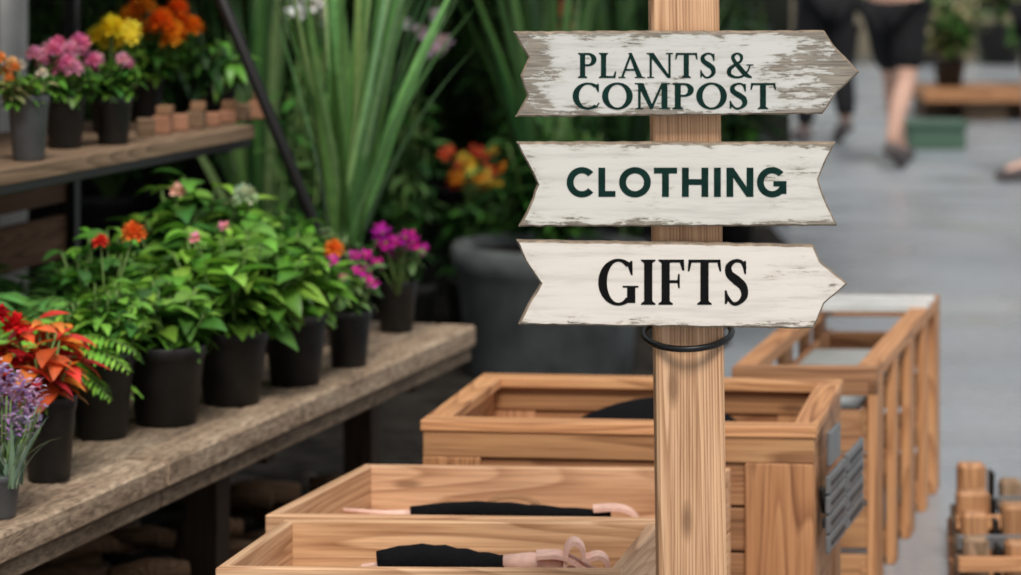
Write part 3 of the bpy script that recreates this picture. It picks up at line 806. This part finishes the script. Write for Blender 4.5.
def sans(c, T=.225):
    if c == 'C': return ARC(.5, .5, .5, .52, T, T * .95, 42, 318, 40), .9
    if c == 'O': return ARC(.52, .5, .52, .52, T, T * .95, 0, 360, 48), 1.06
    if c == 'G': return ARC(.5, .5, .5, .52, T, T * .95, 42, 335, 40) + Rr(.78, .1, .97, .52) + Rr(.54, .36, .97, .36 + T * .8), 1.0
    if c == 'L': return Rr(.06, 0, .06 + T, 1) + Rr(.06, 0, .62, T * .88), .66
    if c == 'T': return Rr(0, 1 - T * .88, .76, 1) + Rr(.38 - T / 2, 0, .38 + T / 2, 1), .78
    if c == 'H': return Rr(.06, 0, .06 + T, 1) + Rr(.7, 0, .7 + T, 1) + Rr(.1, .41, .8, .41 + T * .88), .96
    if c == 'I': return Rr(.07, 0, .07 + T, 1), .34
    if c == 'N': return Rr(.06, 0, .06 + T, 1) + Rr(.72, 0, .72 + T, 1) + [[(.06, 1), (.06 + T, 1), (.72 + T, 0), (.72, 0)]], .98
def text(name, string, font, cx, cz, x0, x1, y0, y1, mat, gap=.06, y=3.628):
    polys = []; cur = 0
    for ch in string:
        if ch == ' ': cur += .3; continue
        ps, wd = font(ch)
        polys += [[(px + cur, py) for (px, py) in p] for p in ps]; cur += wd + gap
    cur -= gap; sx = (x1 - x0) / cur; sy = (y1 - y0)
    m = MB()
    for p in polys:
        n = len(p); yo = y - .0006 - U(0, .00008)
        vs = [Vector((cx + (x0 + px * sx) * K, yo, cz + (y0 + py * sy) * K)) for (px, py) in p] + [Vector((cx + (x0 + px * sx) * K, y + .0004, cz + (y0 + py * sy) * K)) for (px, py) in p]
        m.add(vs, [list(range(n)), [n + i for i in range(n)][::-1]] + [[i, (i + 1) % n, n + (i + 1) % n, n + i] for i in range(n)], mat)
    return par(m.done(name))
cx, cz = .2274, 1.2031
def rel(ps, a, b): return [(x - a, b - y) for x, y in ps]
board('board_plants', cx, cz, rel([(514, 32), (824, 31), (833, 45), (859, 72), (837, 92), (822, 114), (516, 117), (528, 96), (521, 76), (529, 58)], 686, 74), 'paint_a')
text('text_plants', 'PLANTS &', serif, cx, cz, -108, 69, -4, 21, 'letter_paint')
text('text_compost', 'COMPOST', serif, cx, cz, -113, 90, -35, -9, 'letter_paint')
cx, cz = .2145, 1.0596
board('board_clothing', cx, cz, rel([(517, 143), (835, 143), (826, 160), (818, 180), (824, 198), (837, 226), (519, 227), (530, 206), (538, 185), (528, 164)], 676, 185), 'paint_b')
text('text_clothing', 'CLOTHING', sans, cx, cz, -109, 111, -12, 17, 'letter_paint', gap=.08)
cx, cz = .2164, .9314
board('board_gifts', cx, cz, rel([(517, 241), (813, 246), (820, 262), (847, 284), (824, 304), (813, 329), (519, 325), (528, 306), (541, 284), (526, 262)], 677.5, 284), 'paint_c')
text('text_gifts', 'GIFTS', lambda c: serif(c, .19, .065, .04), cx, cz, -79, 71, -21, 24, 'letter_black', gap=.05)

# ------------------------------------------------------------------ people
def skinned(name, nodes, edges, mat, parent, lvl=2):
    me = bpy.data.meshes.new(name); keys = list(nodes)
    me.from_pydata([nodes[k][0] for k in keys], [(keys.index(a), keys.index(b)) for a, b in edges], [])
    o = bpy.data.objects.new(name + '_tmp', me); C.objects.link(o)
    o.modifiers.new('s', 'SKIN'); sv = me.skin_vertices[0].data
    for i, k in enumerate(keys):
        r = nodes[k][1]; sv[i].radius = r if isinstance(r, tuple) else (r, r); sv[i].use_root = (i == 0)
    sb = o.modifiers.new('u', 'SUBSURF'); sb.levels = lvl; sb.render_levels = lvl
    dg = bpy.context.evaluated_depsgraph_get(); dg.update()
    nm = bpy.data.meshes.new_from_object(o.evaluated_get(dg)); bpy.data.objects.remove(o)
    nm.materials.clear(); nm.materials.append(MATS[mat])
    for p in nm.polygons: p.use_smooth = True
    o = bpy.data.objects.new(name, nm); C.objects.link(o); o.parent = parent; return o
def person(name, loc, yaw, stride, skin, top, bottom, shorts):
    E = empty(name, loc); E.rotation_euler = (0, 0, yaw); s = stride
    n = {
        'pel': ((0, 0, .95), (.14, .11)), 'wai': ((0, .0, 1.08), (.125, .1)), 'che': ((0, .01, 1.27), (.155, .115)), 'nkb': ((0, 0, 1.44), (.075, .07)), 'nk': ((0, .01, 1.5), .052),
        'jaw': ((0, .03, 1.56), (.062, .07)), 'hd': ((0, .015, 1.64), (.077, .092)), 'cr': ((0, .0, 1.71), (.06, .07))}
    e = [('pel', 'wai'), ('wai', 'che'), ('che', 'nkb'), ('nkb', 'nk'), ('nk', 'jaw'), ('jaw', 'hd'), ('hd', 'cr')]
    for sg, t in ((-1, 'L'), (1, 'R')):
        f = s * (1 if sg < 0 else -1)
        kz = .5; ky = f * .45 + .06; az = .1 if f >= 0 else .17; ay = f
        n.update({t + 'hip': ((sg * .09, 0, .88), .09), t + 'th': ((sg * .1, ky * .5, .7), .08), t + 'kn': ((sg * .095, ky, kz), .057),
                  t + 'ca': ((sg * .095, ky * .6 + ay * .4 - .02, .38), .06), t + 'an': ((sg * .09, ay, az), .038),
                  t + 'to': ((sg * .1, ay + .15, .04), (.04, .03)),
                  t + 'sh': ((sg * .175, 0, 1.4), .062), t + 'el': ((sg * .23, .0, 1.15), .042), t + 'wr': ((sg * .17, .17, 1.08), .027), t + 'pa': ((sg * .12, .22, 1.07), (.02, .04))})
        e += [('pel', t + 'hip'), (t + 'hip', t + 'th'), (t + 'th', t + 'kn'), (t + 'kn', t + 'ca'), (t + 'ca', t + 'an'), (t + 'an', t + 'to'),
              ('che', t + 'sh'), (t + 'sh', t + 'el'), (t + 'el', t + 'wr'), (t + 'wr', t + 'pa')]
        px, py, pz = n[t + 'pa'][0]
        hm = MB()
        for k in range(4):
            z_ = pz - .03 + k * .02; l_ = (.058, .074, .078, .065)[k]
            hm.tube([(px, py, z_), (px - sg * l_ * .45, py + l_ * .3, z_), (px - sg * l_ * .8, py + l_ * .25, z_ - .01)], [.0095, .009, .007], skin, 8)
        hm.tube([(px + sg * .02, py - .02, pz + .03), (px, py - .005, pz + .055), (px - sg * .02, py + .01, pz + .06)], [.011, .01, .008], skin, 8)
        hm.done('fingers_' + t).parent = E
        sh = MB(); ax, ay_, az_ = n[t + 'an'][0]
        sh.tube([Vector((ax, ay_ - .06, az_ - .05)), Vector((ax, ay_, az_ - .04)), Vector((ax, ay_ + .08, (az_ - .03 + .04) / 2)), Vector((ax, ay_ + .16, .035)), Vector((ax, ay_ + .2, .03))], [.03, .046, .044, .035, .015], 'shoe', 14)
        sh.done('shoe_' + t).parent = E
    skinned('body', n, e, skin, E)
    g = lambda k, a: (n[k][0], tuple(x + a for x in n[k][1]) if isinstance(n[k][1], tuple) else n[k][1] + a)
    tn = {k: g(k, .018) for k in ('pel', 'wai', 'che', 'Lsh', 'Rsh')}; tn['nkb'] = ((0, 0, 1.42), (.075, .075))
    for t in 'LR': tn[t + 'el'] = (tuple(Vector(n[t + 'sh'][0]).lerp(Vector(n[t + 'el'][0]), .75)), .058)
    skinned('shirt', tn, [('pel', 'wai'), ('wai', 'che'), ('che', 'nkb'), ('che', 'Lsh'), ('che', 'Rsh'), ('Lsh', 'Lel'), ('Rsh', 'Rel')], top, E)
    bn = {'pel': ((0, 0, .96), (.155, .125))}; be = []
    for t in 'LR':
        bn[t + 'hip'] = g(t + 'hip', .022); bn[t + 'th'] = g(t + 'th', .024)
        if shorts: bn[t + 'kn'] = (tuple(Vector(n[t + 'th'][0]).lerp(Vector(n[t + 'kn'][0]), .85)), .088); be += [('pel', t + 'hip'), (t + 'hip', t + 'th'), (t + 'th', t + 'kn')]
        else:
            bn[t + 'kn'] = g(t + 'kn', .022); bn[t + 'ca'] = g(t + 'ca', .02); bn[t + 'an'] = g(t + 'an', .026)
            be += [('pel', t + 'hip'), (t + 'hip', t + 'th'), (t + 'th', t + 'kn'), (t + 'kn', t + 'ca'), (t + 'ca', t + 'an')]
    skinned('shorts' if shorts else 'trousers', bn, be, bottom, E)
    h = MB()
    h.blob((0, -.02, 1.68), .1, 'hair', 3, .05, (.93, 1.02, 1.02)); h.blob((0, -.07, 1.6), .075, 'hair', 3, .08, (1, .7, 1.3))
    h.done('hair').parent = E
    fc = MB()
    for sg in (-1, 1):
        fc.blob((sg * .031, .098, 1.635), .011, 'eye_white', 2, 0); fc.blob((sg * .031, .107, 1.635), .005, 'hair', 1, 0)
        fc.blob((sg * .08, .01, 1.62), .022, skin, 2, .05, (.4, .8, 1.2))
    fc.tube([(0, .1, 1.64), (0, .122, 1.605), (0, .108, 1.595)], [.007, .012, .01], skin, 8)
    fc.tube([(-.022, .095, 1.568), (0, .103, 1.57), (.022, .095, 1.568)], [.003, .006, .003], 'cloth_red', 8)
    fc.done('face').parent = E
    return E
person('walking_woman', (2.2, 16.0, 0), math.radians(-30), .28, 'skin', 'cloth_black', 'cloth_black', True)
person('walking_man', (1.98, 17.6, 0), math.radians(15), .12, 'skin_dark', 'cloth_navy', 'cloth_black', False)
person('walking_man', (2.9, 15.2, 0), math.radians(95), .1, 'skin', 'cloth_navy', 'cloth_black', True)
